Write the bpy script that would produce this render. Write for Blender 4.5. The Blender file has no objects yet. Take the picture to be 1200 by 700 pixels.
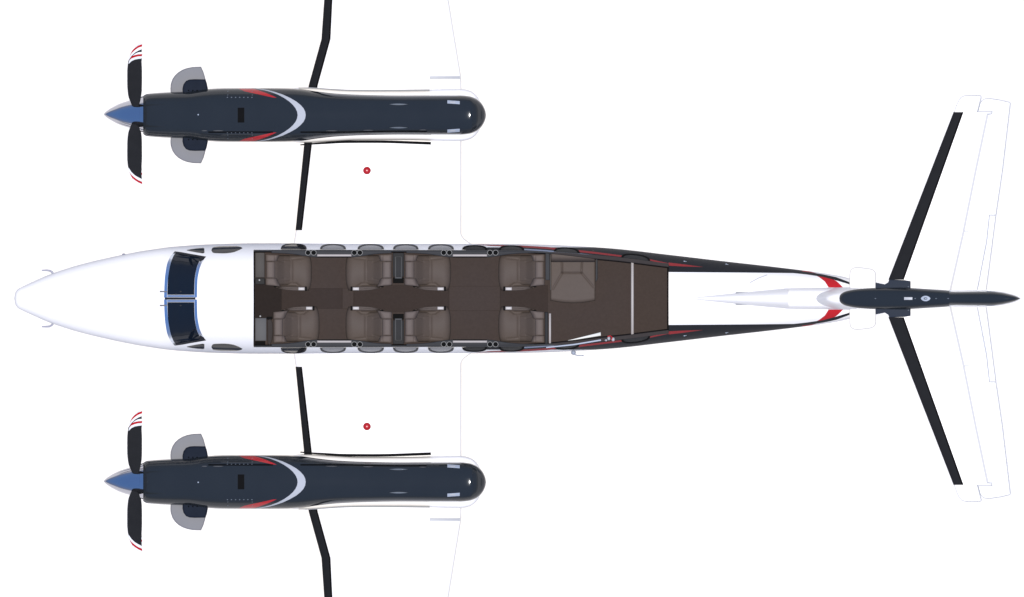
import bpy, bmesh, math
from mathutils import Vector

# ------------------------------------------------------------------ basics
S = 0.012                       # metres per drawing unit (the aircraft is 14.1 m long)
C = bpy.context.scene.collection


def P(x, y, z):
    return ((x - 600.0) * S, (350.0 - y) * S, z * S)


def clamp(t, a=0.0, b=1.0):
    return max(a, min(b, t))


def curve(pts):
    """monotone cubic interpolation through (x, y) points"""
    xs = [p[0] for p in pts]
    ys = [p[1] for p in pts]
    n = len(xs)
    d = [(ys[i + 1] - ys[i]) / (xs[i + 1] - xs[i]) for i in range(n - 1)]
    m = [d[0]] + [0.0 if d[i - 1] * d[i] <= 0 else 2 * d[i - 1] * d[i] / (d[i - 1] + d[i]) for i in range(1, n - 1)] + [d[-1]]

    def f(x):
        if x <= xs[0]:
            return ys[0]
        if x >= xs[-1]:
            return ys[-1]
        i = 0
        while x > xs[i + 1]:
            i += 1
        h = xs[i + 1] - xs[i]
        t = (x - xs[i]) / h
        return ((2 * t**3 - 3 * t**2 + 1) * ys[i] + (t**3 - 2 * t**2 + t) * h * m[i]
                + (-2 * t**3 + 3 * t**2) * ys[i + 1] + (t**3 - t**2) * h * m[i + 1])
    return f


def lin(pts):
    def f(x):
        if x <= pts[0][0]:
            return pts[0][1]
        for (a, b), (c, d) in zip(pts, pts[1:]):
            if x <= c:
                return b + (d - b) * (x - a) / (c - a)
        return pts[-1][1]
    return f


def frange(a, b, n):
    return [a + (b - a) * i / n for i in range(n + 1)]


# ------------------------------------------------------------------ mesh helper
class MB:
    def __init__(self, ox=600.0, oy=350.0, oz=0.0):
        self.v, self.f, self.m = [], [], []
        self.o = (ox, oy, oz)

    def pt(self, x, y, z):
        self.v.append(((x - self.o[0]) * S, (self.o[1] - y) * S, (z - self.o[2]) * S))
        return len(self.v) - 1

    def face(self, idx, mat=0):
        self.f.append(tuple(idx))
        self.m.append(mat)

    def loft(self, rings, closed=True, caps=(True, True), mat=0, skip=None, matf=None):
        base = []
        for r in rings:
            base.append([self.pt(*p) for p in r])
        n = len(rings[0])
        for i in range(len(rings) - 1):
            for j in range(n if closed else n - 1):
                k = (j + 1) % n
                if skip and skip(i, j):
                    continue
                self.face((base[i][j], base[i][k], base[i + 1][k], base[i + 1][j]), matf(i, j) if matf else mat)
        if closed:
            if caps[0]:
                self.face(base[0][::-1], mat)
            if caps[1]:
                self.face(base[-1], mat)
        return base

    def tube(self, path, r, n=10, mat=0):
        rings = []
        vs = [Vector((p[0], -p[1], p[2])) for p in path]
        for i, p in enumerate(vs):
            t = (vs[min(i + 1, len(vs) - 1)] - vs[max(i - 1, 0)]).normalized()
            a = t.cross(Vector((0, 0, 1)))
            if a.length < 1e-4:
                a = Vector((1, 0, 0))
            a.normalize()
            b = a.cross(t).normalized()
            rr = r[i] if isinstance(r, (list, tuple)) else r
            ring = []
            for k in range(n):
                q = p + a * (rr * math.cos(2 * math.pi * k / n)) + b * (rr * math.sin(2 * math.pi * k / n))
                ring.append((q.x, -q.y, q.z))
            rings.append(ring)
        self.loft(rings, mat=mat)

    def dome(self, cx, cy, cz, rx, ry, rz, nu=24, nv=8, mat=0):
        rings = []
        for i in range(nv):
            t = math.pi / 2 * i / nv
            rings.append([(cx + rx * math.cos(t) * math.cos(2 * math.pi * k / nu),
                           cy + ry * math.cos(t) * math.sin(2 * math.pi * k / nu),
                           cz + rz * math.sin(t)) for k in range(nu)])
        b = self.loft(rings, caps=(True, False), mat=mat)
        top = self.pt(cx, cy, cz + rz)
        for k in range(nu):
            self.face((b[-1][k], b[-1][(k + 1) % nu], top), mat)

    def slab(self, poly, z0, z1, r=1.0, seg=4, mat=0, zf=None):
        """plan polygon with thickness and a rounded upper rim; zf(x,y) adds to z"""
        n = len(poly)
        area = sum(poly[i][0] * poly[(i + 1) % n][1] - poly[(i + 1) % n][0] * poly[i][1] for i in range(n))
        if area < 0:
            poly = poly[::-1]

        def inset(d):
            out = []
            for i in range(n):
                p0, p1, p2 = Vector(poly[i - 1]), Vector(poly[i]), Vector(poly[(i + 1) % n])
                e1, e2 = (p1 - p0).normalized(), (p2 - p1).normalized()
                n1, n2 = Vector((-e1.y, e1.x)), Vector((-e2.y, e2.x))
                k = n1 + n2
                k = k / max(0.35, k.dot(n1))
                q = p1 + k * d
                out.append((q.x, q.y))
            return out
        zf = zf or (lambda x, y: 0.0)
        rings = [[(x, y, z0 + zf(x, y)) for x, y in poly]]
        for s in range(seg + 1):
            t = math.pi / 2 * s / seg
            q = inset(r * (1 - math.cos(t)))
            rings.append([(x, y, z1 - r + r * math.sin(t) + zf(x, y)) for x, y in q])
        self.loft(rings, mat=mat)

    def height(self, nu, nw, fx, fy, fz, zb, mat=0):
        """height field with a skirt down to zb"""
        g = [[self.pt(fx(a / nu, b / nw), fy(a / nu, b / nw), fz(a / nu, b / nw)) for b in range(nw + 1)] for a in range(nu + 1)]
        for a in range(nu):
            for b in range(nw):
                self.face((g[a][b], g[a + 1][b], g[a + 1][b + 1], g[a][b + 1]), mat)
        edge = [g[a][0] for a in range(nu + 1)] + [g[nu][b] for b in range(1, nw + 1)] + \
               [g[a][nw] for a in range(nu - 1, -1, -1)] + [g[0][b] for b in range(nw - 1, 0, -1)]
        low = []
        for e in edge:
            x, y, _ = self.v[e]
            self.v.append((x, y, (zb - self.o[2]) * S))
            low.append(len(self.v) - 1)
        n = len(edge)
        for i in range(n):
            k = (i + 1) % n
            self.face((edge[i], low[i], low[k], edge[k]), mat)

    def build(self, name, mat, parent=None, loc=None, sharp=35, smooth=True):
        me = bpy.data.meshes.new(name)
        me.from_pydata(self.v, [], self.f)
        mats = mat if isinstance(mat, (list, tuple)) else [mat]
        for m in mats:
            me.materials.append(m)
        me.polygons.foreach_set('material_index', self.m)
        bm = bmesh.new()
        bm.from_mesh(me)
        bmesh.ops.remove_doubles(bm, verts=bm.verts, dist=1e-6)
        bmesh.ops.recalc_face_normals(bm, faces=bm.faces)
        bm.to_mesh(me)
        bm.free()
        if smooth:
            me.polygons.foreach_set('use_smooth', [True] * len(me.polygons))
            me.set_sharp_from_angle(angle=math.radians(sharp))
        me.update()
        o = bpy.data.objects.new(name, me)
        C.objects.link(o)
        if parent:
            o.parent = parent
        if loc:
            o.location = loc
        return o


def empty(name, parent=None, loc=(0, 0, 0)):
    o = bpy.data.objects.new(name, None)
    C.objects.link(o)
    o.empty_display_size = 0.2
    o.location = loc
    if parent:
        o.parent = parent
    return o


def copy_tree(o, parent=None, depth=0):
    c = o.copy()
    C.objects.link(c)
    if parent is not None:
        c.parent = parent
    for ch in list(o.children):
        copy_tree(ch, c, depth + 1)
    return c


# ------------------------------------------------------------------ materials
class G:
    """small node-graph helper"""
    def __init__(self, name):
        self.mat = bpy.data.materials.new(name)
        self.mat.use_nodes = True
        self.t = self.mat.node_tree
        self.b = self.t.nodes['Principled BSDF']

    def link(self, v, sock):
        if hasattr(v, 'is_output'):
            self.t.links.new(v, sock)
        else:
            sock.default_value = v

    def math(self, op, a, b=0.0, c=None):
        n = self.t.nodes.new('ShaderNodeMath')
        n.operation = op
        self.link(a, n.inputs[0])
        self.link(b, n.inputs[1])
        if c is not None:
            self.link(c, n.inputs[2])
        return n.outputs[0]

    def coords(self):
        """drawing-unit coordinates x, |y|, z of the mesh itself"""
        tc = self.t.nodes.new('ShaderNodeTexCoord')
        sp = self.t.nodes.new('ShaderNodeSeparateXYZ')
        self.t.links.new(tc.outputs['Object'], sp.inputs[0])
        x = self.math('MULTIPLY_ADD', sp.outputs[0], 1 / S, 600.0)
        y = self.math('MULTIPLY', sp.outputs[1], 1 / S)
        v = self.math('ABSOLUTE', y)
        z = self.math('MULTIPLY', sp.outputs[2], 1 / S)
        return x, y, v, z, tc

    def fcurve(self, x, pts, lo=-1000.0, hi=2000.0):
        """piecewise linear y(x), built from clamped ramps"""
        acc = pts[0][1]
        for (a, b), (c, d) in zip(pts, pts[1:]):
            n = self.t.nodes.new('ShaderNodeMapRange')
            n.clamp = True
            self.link(x, n.inputs['Value'])
            n.inputs['From Min'].default_value = a
            n.inputs['From Max'].default_value = c
            n.inputs['To Min'].default_value = 0.0
            n.inputs['To Max'].default_value = d - b
            acc = self.math('ADD', n.outputs[0], acc)
        return acc

    def gt(self, a, b):
        return self.math('GREATER_THAN', a, b)

    def lt(self, a, b):
        return self.math('LESS_THAN', a, b)

    def all(self, *ms):
        r = ms[0]
        for m in ms[1:]:
            r = self.math('MULTIPLY', r, m)
        return r

    def mix(self, fac, a, b):
        n = self.t.nodes.new('ShaderNodeMix')
        n.data_type = 'RGBA'
        self.link(fac, n.inputs[0])
        for v, s in ((a, n.inputs[6]), (b, n.inputs[7])):
            if hasattr(v, 'is_output'):
                self.t.links.new(v, s)
            else:
                s.default_value = (*v, 1.0)
        return n.outputs[2]

    def noise(self, scale, detail=3.0, vec=None):
        n = self.t.nodes.new('ShaderNodeTexNoise')
        n.inputs['Scale'].default_value = scale
        n.inputs['Detail'].default_value = detail
        if vec is None:
            tc = self.t.nodes.new('ShaderNodeTexCoord')
            vec = tc.outputs['Object']
        self.t.links.new(vec, n.inputs['Vector'])
        return n.outputs['Fac']

    def bump(self, h, strength=0.2, dist=0.002):
        n = self.t.nodes.new('ShaderNodeBump')
        n.inputs['Strength'].default_value = strength
        n.inputs['Distance'].default_value = dist
        self.t.links.new(h, n.inputs['Height'])
        self.t.links.new(n.outputs[0], self.b.inputs['Normal'])

    def set(self, col=None, rough=0.5, metal=0.0, spec=0.5):
        if col is not None:
            if hasattr(col, 'is_output'):
                self.t.links.new(col, self.b.inputs['Base Color'])
            else:
                self.b.inputs['Base Color'].default_value = (*col, 1)
        self.link(rough, self.b.inputs['Roughness'])
        self.b.inputs['Metallic'].default_value = metal
        self.b.inputs['Specular IOR Level'].default_value = spec
        return self.mat


def varied(name, col, rough=0.5, metal=0.0, spec=0.5, amount=0.12, scale=6.0, bump=0.0, bscale=120.0):
    g = G(name)
    n = g.noise(scale)
    lo = tuple(c * (1 - amount) for c in col)
    hi = tuple(min(1, c * (1 + amount)) for c in col)
    m = g.set(g.mix(n, lo, hi), rough, metal, spec)
    if bump:
        g.bump(g.noise(bscale, 4.0), bump)
    return m


WHITE = (0.605, 0.580, 0.560)
NAVY = (0.0118, 0.0136, 0.0153)
RED = (0.30, 0.012, 0.016)
SILVER = (0.34, 0.37, 0.45)
M = {}
M['white'] = varied('white_paint', WHITE, 0.35, 0, 0.15, 0.015, 2.0)
M['navy'] = varied('navy_gloss_paint', NAVY, 0.05, 0, 0.5, 0.06, 2.0)
M['navy'].node_tree.nodes['Principled BSDF'].inputs['IOR'].default_value = 1.38
M['navy_satin'] = varied('navy_satin_paint', (0.0150, 0.0190, 0.0270), 0.55, 0, 0.04, 0.05)
M['black'] = varied('black_paint', (0.006, 0.006, 0.007), 0.35, 0, 0.15, 0.1)
M['rubber'] = varied('deice_rubber', (0.0095, 0.0095, 0.0102), 0.7, 0, 0.03, 0.12, 9.0)
M['rubber_edge'] = varied('edge_sealant', (0.0012, 0.0012, 0.0014), 0.7, 0, 0.05, 0.1)
M['chrome'] = varied('polished_metal', (0.42, 0.42, 0.45), 0.10, 1.0, 0.5, 0.04, 8.0)
M['blue_metal'] = varied('bright_metal_trim', (0.62, 0.66, 0.74), 0.16, 1.0, 0.5, 0.06, 8.0)
M['stack'] = varied('exhaust_grey', (0.118, 0.115, 0.119), 0.55, 0, 0.15, 0.05, 5.0)
M['stack_dark'] = varied('exhaust_dark', (0.0085, 0.0110, 0.0170), 0.65, 0, 0.02, 0.2, 9.0)
M['glass'] = varied('tinted_glass', (0.0035, 0.0055, 0.0095), 0.04, 0, 0.32, 0.1)
M['side_glass'] = varied('dark_side_glass', (0.012, 0.012, 0.013), 0.12, 0, 0.3, 0.15, 9.0)
M['cabin_glass'] = varied('cabin_window_glass', (0.105, 0.102, 0.103), 0.2, 0, 0.3, 0.06)
M['cabin_glass_dark'] = varied('cabin_window_glass_dark', (0.0105, 0.0108, 0.0115), 0.45, 0, 0.08, 0.06)
M['seal'] = varied('window_seal', (0.012, 0.012, 0.014), 0.5, 0, 0.2, 0.1)
M['leather'] = varied('taupe_leather', (0.059, 0.0455, 0.0385), 0.55, 0, 0.05, 0.07, 14.0, 0.08, 260.0)
M['leather_pad'] = varied('taupe_leather_pad', (0.080, 0.0625, 0.0545), 0.55, 0, 0.05, 0.06, 14.0, 0.06, 260.0)
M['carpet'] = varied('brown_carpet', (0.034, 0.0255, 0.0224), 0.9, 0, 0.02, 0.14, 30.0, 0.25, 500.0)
M['carpet_aisle_shade'] = varied('brown_carpet_aisle_shade', (0.0262, 0.0194, 0.0171), 0.9, 0, 0.02, 0.14, 30.0, 0.25, 500.0)  # carpet darkened to paint the occlusion between the seats
M['carpet_roof_shade'] = varied('brown_carpet_roof_shade', (0.0155, 0.0120, 0.0110), 0.9, 0, 0.02, 0.14, 30.0, 0.25, 500.0)  # carpet darkened to paint the shadow of the cockpit roof
M['liner'] = varied('grey_liner', (0.0185, 0.0183, 0.0195), 0.6, 0, 0.1, 0.1, 8.0)
M['liner_dark'] = varied('dark_liner', (0.010, 0.010, 0.011), 0.6, 0, 0.1, 0.1, 8.0)
M['liner_brown'] = varied('brown_liner', (0.0235, 0.0190, 0.0178), 0.7, 0, 0.08, 0.1, 8.0)
M['trim'] = varied('light_trim', (0.150, 0.131, 0.126), 0.4, 0, 0.2, 0.05, 8.0)
M['trim_grey'] = varied('grey_trim', (0.052, 0.052, 0.055), 0.4, 0, 0.2, 0.05, 8.0)
M['cup_ring'] = varied('cup_holder_rim', (0.055, 0.055, 0.057), 0.4, 0, 0.2, 0.05, 8.0)
M['tray_rim'] = varied('tray_rim', (0.034, 0.034, 0.035), 0.5, 0, 0.1, 0.05, 12.0)
M['cream'] = varied('cream_plastic', (0.235, 0.215, 0.208), 0.4, 0, 0.2, 0.05, 20.0)
M['panel_white'] = varied('white_plastic', (0.36, 0.36, 0.34), 0.4, 0, 0.2, 0.03, 20.0)
M['cabinet'] = varied('cabinet_brown_grey', (0.028, 0.024, 0.022), 0.5, 0, 0.1, 0.08, 12.0)
M['cabinet_grey'] = varied('cabinet_grey', (0.047, 0.046, 0.048), 0.5, 0, 0.1, 0.05, 12.0)
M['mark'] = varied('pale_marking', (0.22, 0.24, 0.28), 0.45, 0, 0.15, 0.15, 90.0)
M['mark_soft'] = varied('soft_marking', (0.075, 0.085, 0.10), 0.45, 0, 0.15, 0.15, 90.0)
M['light_grey'] = varied('light_grey_metal', (0.27, 0.27, 0.28), 0.4, 0, 0.15, 0.04, 20.0)
M['edge_shade_line'] = varied('edge_shade_grey', (0.37, 0.355, 0.335), 0.6, 0, 0.05, 0.05, 20.0)  # grey for thin outlines that paint edge shading
M['gap_seal'] = varied('gap_seal_rubber', (0.37, 0.355, 0.345), 0.7, 0, 0.03, 0.03, 20.0)
M['pitot'] = varied('pitot_metal', (0.17, 0.17, 0.21), 0.4, 0, 0.2, 0.05, 20.0)
M['red_cap'] = varied('red_cap_paint', (0.26, 0.006, 0.009), 0.3, 0, 0.35, 0.05, 20.0)
M['floor'] = varied('studio_white_floor', (0.560, 0.525, 0.485), 0.9, 0, 0.0, 0.01, 0.5)


def fuselage_paint():
    g = G('fuselage_livery')
    x, y, v, z, tc = g.coords()
    col = g.mix(g.noise(2.0, 3.0, tc.outputs['Object']), tuple(c * 0.985 for c in WHITE), WHITE)
    # red band sweeping up to the fin
    xl = g.fcurve(v, [(13, 971), (20, 966.5), (25, 960), (27, 956), (29, 950), (30.5, 941), (34, 930)])
    xr = g.fcurve(v, [(13, 988), (18, 983), (21, 979.5), (25, 970), (28, 962), (31, 952), (34, 940)])
    red = g.all(g.gt(x, xl), g.lt(x, xr), g.gt(v, 13.0))
    col = g.mix(red, col, RED)
    # dark flanks
    d_in = g.fcurve(x, [(541, 0.0), (783, 0.0), (783.5, 31.0), (870, 30.4), (930, 29.8), (945, 28.2), (965, 25.2), (980, 21.2), (994, 17.0), (1002, 14)])
    d_out = g.fcurve(x, [(930, 60.0), (940, 32.0), (950, 30.6), (965, 28.2), (980, 25.0), (994, 19.8), (1002, 16)])
    dark = g.all(g.gt(x, g.fcurve(v, [(57, 546), (62.5, 540.5), (66, 540)])), g.gt(v, d_in), g.lt(v, d_out), g.lt(x, 996.0))
    col = g.mix(dark, col, (0.0135, 0.0140, 0.0160))
    # red pinstripe on the flank
    rc = g.fcurve(x, [(560, 63.2), (575, 62.3), (610, 61.2), (640, 59.4), (680, 55.4), (700, 53.2), (740, 48.2), (760, 45.6), (784, 40.3), (824, 36.9)])
    rt = g.fcurve(x, [(556, 0.0), (575, 0.7), (610, 1.0), (660, 1.3), (700, 1.1), (760, 0.8), (783, 0.9), (784, 1.8), (800, 1.3), (824, 0.0)])
    dd = g.math('ABSOLUTE', g.math('SUBTRACT', v, rc))
    stripe = g.all(g.lt(dd, rt), g.gt(x, 556.0))
    col = g.mix(stripe, col, (0.19, 0.022, 0.024))
    sd = g.math('ABSOLUTE', g.math('SUBTRACT', g.math('SUBTRACT', rc, v), 3.4))
    silver = g.all(g.lt(sd, 0.75), g.gt(x, 612.0), g.lt(x, 704.0))
    col = g.mix(silver, col, (0.16, 0.18, 0.23))
    return g.set(col, 0.5, 0, 0.03)


def nacelle_paint():
    g = G('nacelle_livery')
    x, y, v, z, tc = g.coords()
    col = g.mix(g.noise(3.0, 3.0, tc.outputs['Object']), tuple(c * 0.92 for c in NAVY), tuple(c * 1.08 for c in NAVY))
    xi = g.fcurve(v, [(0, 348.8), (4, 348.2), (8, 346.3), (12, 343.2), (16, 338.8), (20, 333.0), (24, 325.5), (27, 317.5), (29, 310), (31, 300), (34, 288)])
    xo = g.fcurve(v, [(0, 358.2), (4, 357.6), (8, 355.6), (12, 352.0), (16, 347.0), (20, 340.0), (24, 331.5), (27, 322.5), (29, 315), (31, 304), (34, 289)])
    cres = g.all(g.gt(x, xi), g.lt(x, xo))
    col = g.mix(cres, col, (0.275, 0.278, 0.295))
    vo = g.fcurve(x, [(270, 34.0), (285, 33.0), (297, 31.0), (303, 29.0), (312, 25.8), (320, 22.4), (324, 20.4)])
    vi = g.fcurve(x, [(271, 33.0), (280, 30.8), (286, 28.0), (293, 26.4), (303, 24.3), (312, 22.3), (320, 20.5), (324, 20.3)])
    red = g.all(g.gt(v, vi), g.lt(v, vo), g.gt(x, 271.0), g.lt(x, 324.0))
    col = g.mix(red, col, (0.27, 0.014, 0.016))
    g.b.inputs['IOR'].default_value = 1.38
    return g.set(col, 0.05, 0, 0.5)


def blade_paint(name, stripes):
    """stripes: list of (lower edge pts, upper edge pts, x range, colour), lengths measured out along the blade"""
    g = G(name)
    x, y, v, z, tc = g.coords()
    col = g.mix(g.noise(7.0, 3.0, tc.outputs['Object']), (0.0125, 0.0126, 0.0135), (0.0165, 0.0166, 0.0175))
    for lo, hi, x0, x1, c in stripes:
        m = g.all(g.gt(v, g.fcurve(x, lo)), g.gt(x, x0), g.lt(x, x1))
        if hi:
            m = g.all(m, g.lt(v, g.fcurve(x, hi)))
        col = g.mix(m, col, c)
    return g.set(col, 0.65, 0, 0.02)


M['fuselage'] = fuselage_paint()
M['nacelle'] = nacelle_paint()

# ------------------------------------------------------------------ setting
fl = MB()
for q in ((-16000, -16000), (17000, -16000), (17000, 17000), (-16000, 17000)):
    fl.pt(q[0], q[1], -72)
fl.face((0, 1, 2, 3))
floor = fl.build('floor', M['floor'], smooth=False)
floor['kind'] = 'structure'
floor['label'] = 'plain white studio floor under the aircraft'

# ------------------------------------------------------------------ the aircraft
plane = empty('aircraft')
plane['label'] = 'white and navy twin turboprop aircraft with its cabin roof cut away'
plane['category'] = 'aircraft'

# ---- fuselage
HW = curve([(17, 0.01), (17.6, 5), (19, 8.6), (22, 11.6), (25, 13.2), (40, 20.2), (57, 27.6), (80, 35.5), (100, 41.2), (120, 46), (145, 51.4),
            (175, 56.8), (206, 60.8), (250, 63.5), (300, 64.6), (480, 64.3), (600, 63.8), (640, 62.9), (680, 61), (720, 58.3), (780, 51.6),
            (850, 43.4), (900, 37.8), (950, 31.6), (980, 27.0), (995, 23.6), (1010, 17), (1022, 8), (1026, 0.5)])
ZM = curve([(17, 50), (60, 53), (150, 60), (230, 65), (640, 65), (780, 72), (1026, 96)])
ZT = curve([(17, 50.02), (17.6, 54.5), (19, 58), (22, 61), (25, 63), (40, 70), (80, 83), (140, 94), (188, 101), (196, 104.5), (212, 115.5), (232, 127), (250, 131),
            (300, 133), (640, 133), (784, 131), (880, 127), (960, 121), (1000, 114), (1020, 104), (1026, 96.5)])
ZB = curve([(17, 49.98), (18.5, 43), (25, 36), (60, 22), (150, 5), (230, 0), (600, 0), (780, 18), (900, 47), (1000, 78), (1026, 95.5)])
RIM = curve([(290, 0.882), (600, 0.882), (640, 0.872), (700, 0.845), (784, 0.800)])
X0, X1 = 297.0, 784.0


def hull_z(x, v):
    w = HW(x)
    return ZM(x) + (ZT(x) - ZM(x)) * math.sqrt(max(0.0, 1 - (v / w) ** 2))


def hull_pt(x, th, off=0.0):
    """th from 0 at the crown to pi at the keel (positive = towards small y)"""
    w = HW(x) + off
    s, c = math.sin(th), math.cos(th)
    zm = ZM(x)
    h = (ZT(x) - zm) if c >= 0 else (zm - ZB(x))
    return (x, 350 - w * s, zm + (h + off) * c)


NA, NBQ, NC = 16, 8, 16


def ring_angles(x):
    tr = math.asin(RIM(x))
    half = frange(0, tr, NA) + frange(tr, math.pi / 2, NBQ)[1:] + frange(math.pi / 2, math.pi, NC)[1:]
    return half


xs = [17, 17.15, 17.3, 17.6, 18.2, 19, 20.3, 22, 23.5, 25, 28] + frange(32, 184, 38) + frange(187, 297, 44)[1:-1] + [297.0] + \
     frange(297, 784, 120)[1:] + frange(784, 1000, 54)[1:] + [1004, 1008, 1012, 1016, 1020, 1023, 1025, 1026]
fus = MB()
rings = []
for x in xs:
    half = ring_angles(x)
    left = [hull_pt(x, t) for t in half]
    right = [hull_pt(x, -t) for t in half[1:-1]][::-1]
    rings.append(left + right)
nr = len(rings[0])


def skip_roof(i, j):
    if xs[i] < X0 - 0.01 or xs[i + 1] > X1 + 0.01:
        return False
    return j < NA or j >= nr - NA


fus.loft(rings, skip=skip_roof)
fuselage = fus.build('fuselage', M['fuselage'], plane, sharp=50)

# nose seams, studs and small masts
def sub_tube(name, path, r, mat, parent, n=10):
    b = MB()
    b.tube(path, r, n)
    return b.build(name, mat, parent)


for sy in (-1, 1):
    Y = lambda v: 350 + sy * v
    sub_tube('pitot_tube', [(49, Y(33), 52), (55, Y(33), 52), (58.5, Y(32.6), 52), (61, Y(31), 52), (62.5, Y(28.5), 52)], [0.75, 1.0, 1.1, 1.2, 1.3], M['pitot'], plane)
    for sx in (802, 851):
        v = HW(sx) - 5.5 if sx < 830 else HW(sx) - 3.2
        b = MB()
        b.dome(sx, Y(v), hull_z(sx, v) - 0.2, 1.2, 0.8, 1.0, 12, 4)
        b.dome(sx + 1.8, Y(v - 0.4), hull_z(sx + 1.8, v - 0.4) - 0.2, 0.8, 0.5, 0.6, 12, 4)
        b.build('static_wick', M['mark'], fuselage)
b = MB()
b.dome(145, 298.6, ZM(145), 2.0, 1.5, 4, 16, 5)
b.build('temperature_probe', M['pitot'], fuselage)
b = MB()
b.dome(672, 413.3, 74, 2.8, 2.8, 5, 16, 5)
b.tube([(672, 415, 72), (676, 416.6, 72), (684, 417, 72)], 0.55, 8)
b.build('door_handle', M['mark'], fuselage)


# ---- surfaces laid on the hull
def on_hull(name, poly, mat, parent, off=0.45, n=14, thick=1.2):
    """plan outline given as two edge lists (a, b) of equal length, draped on the hull"""
    ea, eb = poly
    mb = MB()
    top, rows = [], len(ea)
    for i in range(rows):
        r = []
        for k in range(n + 1):
            t = k / n
            x = ea[i][0] + (eb[i][0] - ea[i][0]) * t
            y = ea[i][1] + (eb[i][1] - ea[i][1]) * t
            r.append((x, y, hull_z(x, abs(y - 350)) + off))
        top.append(r)
    g = [[mb.pt(*p) for p in r] for r in top]
    for i in range(rows - 1):
        for k in range(n):
            mb.face((g[i][k], g[i + 1][k], g[i + 1][k + 1], g[i][k + 1]))
    edge = [g[i][0] for i in range(rows)] + g[-1][1:] + [g[i][n] for i in range(rows - 2, -1, -1)] + g[0][1:-1][::-1]
    low = []
    for e in edge:
        px, py, pz = mb.v[e]
        mb.v.append((px, py, pz - thick * S))
        low.append(len(mb.v) - 1)
    for i in range(len(edge)):
        k = (i + 1) % len(edge)
        mb.face((edge[i], low[i], low[k], edge[k]))
    return mb.build(name, mat, parent)


def resample(pts, n):
    f = []
    L = [0.0]
    for a, c in zip(pts, pts[1:]):
        L.append(L[-1] + math.dist(a, c))
    for i in range(n + 1):
        d = L[-1] * i / n
        j = 0
        while j < len(L) - 2 and d > L[j + 1]:
            j += 1
        t = (d - L[j]) / max(1e-9, L[j + 1] - L[j])
        f.append((pts[j][0] + (pts[j + 1][0] - pts[j][0]) * t, pts[j][1] + (pts[j + 1][1] - pts[j][1]) * t))
    return f


def vspline(pts, n):
    """pts as (v, x): smooth curve x(v)"""
    f = curve(pts)
    return [(f(v), v) for v in frange(pts[0][0], pts[-1][0], n)]


for sy in (-1, 1):
    mir = lambda pts: [(x, 350 + sy * v) for x, v in pts]
    ws = empty('windscreen', plane)
    gl_l = vspline([(4.3, 196.0), (25, 196.9), (42, 200.2), (50, 203.4), (53.2, 205.6)], 30)
    gl_r = vspline([(4.3, 227.6), (20, 228.0), (35, 230.3), (44, 233.8), (48.6, 237.2)], 30)
    on_hull('pane', (mir(gl_l), mir(gl_r)), M['glass'], ws, 0.5)
    fo_l = vspline([(1.2, 192.2), (20, 192.9), (38, 195.2), (48, 198.8), (55.2, 204.6)], 30)
    fi_l = vspline([(1.2, 195.6), (20, 196.5), (38, 199.2), (48, 202.4), (54.6, 206.2)], 30)
    on_hull('frame', (mir(fo_l), mir(fi_l)), M['blue_metal'], ws, 0.9, 4)
    fo_r = vspline([(1.2, 230.8), (20, 231.3), (33, 233.4), (42, 236.6), (46.5, 239.5)], 30)
    fi_r = vspline([(1.2, 227.8), (20, 228.2), (33, 229.9), (42, 232.8), (46.5, 235.8)], 30)
    on_hull('frame', (mir(fi_r), mir(fo_r)), M['blue_metal'], ws, 0.9, 4)
    bar_a = [(196 + 31.6 * t, 1.7) for t in frange(0, 1, 14)]
    bar_b = [(196 + 31.6 * t, 4.0) for t in frange(0, 1, 14)]
    on_hull('frame', (mir(bar_a), mir(bar_b)), M['blue_metal'], ws, 0.9, 4)
    top_a = resample([(204.6, 55.4), (213, 54.3), (222, 52.6), (232, 50.9), (241.6, 49.2)], 20)
    top_b = resample([(205.6, 53.0), (213, 51.8), (222, 50.3), (232, 48.8), (238.4, 45.6)], 20)
    on_hull('seal', (mir(top_a), mir(top_b)), M['seal'], ws, 0.7, 4)
    cor_a = resample([(233.0, 46.4), (240.8, 49.0)], 6)
    cor_b = resample([(234.4, 43.2), (239.0, 45.8)], 6)
    on_hull('seal', (mir(cor_a), mir(cor_b)), M['seal'], ws, 1.1, 4)
    sub_tube('wiper', [(187.5, 350 + sy * 8.2, hull_z(187.5, 8) + 1.5), (191, 350 + sy * 8.2, hull_z(191, 8) + 2), (195, 350 + sy * 8.0, hull_z(195, 8) + 1.8)], [1.0, 0.9, 0.6], M['stack'], ws, 8)
    b = MB()
    b.dome(212, 350 + sy * 8.2, hull_z(212, 8) + 0.4, 1.6, 0.9, 0.6, 12, 4)
    b.build('wiper_pivot', M['liner'], ws)
    # cockpit side windows
    sw = empty('cockpit_window', plane)
    a = [(219.0, 56.9), (224, 58.0), (231, 59.0), (238.2, 59.6), (239.4, 58.8)]
    c = [(219.0, 56.3), (224, 55.2), (231, 53.9), (238.2, 52.9), (239.6, 53.8)]
    on_hull('pane', (mir(resample(a, 16)), mir(resample(c, 16))), M['side_glass'], sw, 0.5, 6)
    sw = empty('cockpit_window', plane)
    up = curve([(247.8, 57.2), (248.6, 59.2), (251, 60.6), (262, 61.6), (276, 61.6), (282, 60.6), (284, 59.3)])
    lo = curve([(247.8, 56.2), (248.6, 54.2), (252, 53.2), (262, 52.9), (272, 53.9), (279, 56.2), (284, 58.8)])
    a = [(x, min(up(x), HW(x) - 1.4)) for x in frange(247.8, 284, 28)]
    c = [(x, lo(x)) for x in frange(247.8, 284, 28)]
    on_hull('pane', (mir(a), mir(c)), M['side_glass'], sw, 0.5, 6)
b = MB()
for x, n in ((196, 1),):
    pa = [(193 + 36 * t, 348.6) for t in frange(0, 1, 14)]
    pb = [(193 + 36 * t, 351.4) for t in frange(0, 1, 14)]
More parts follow.
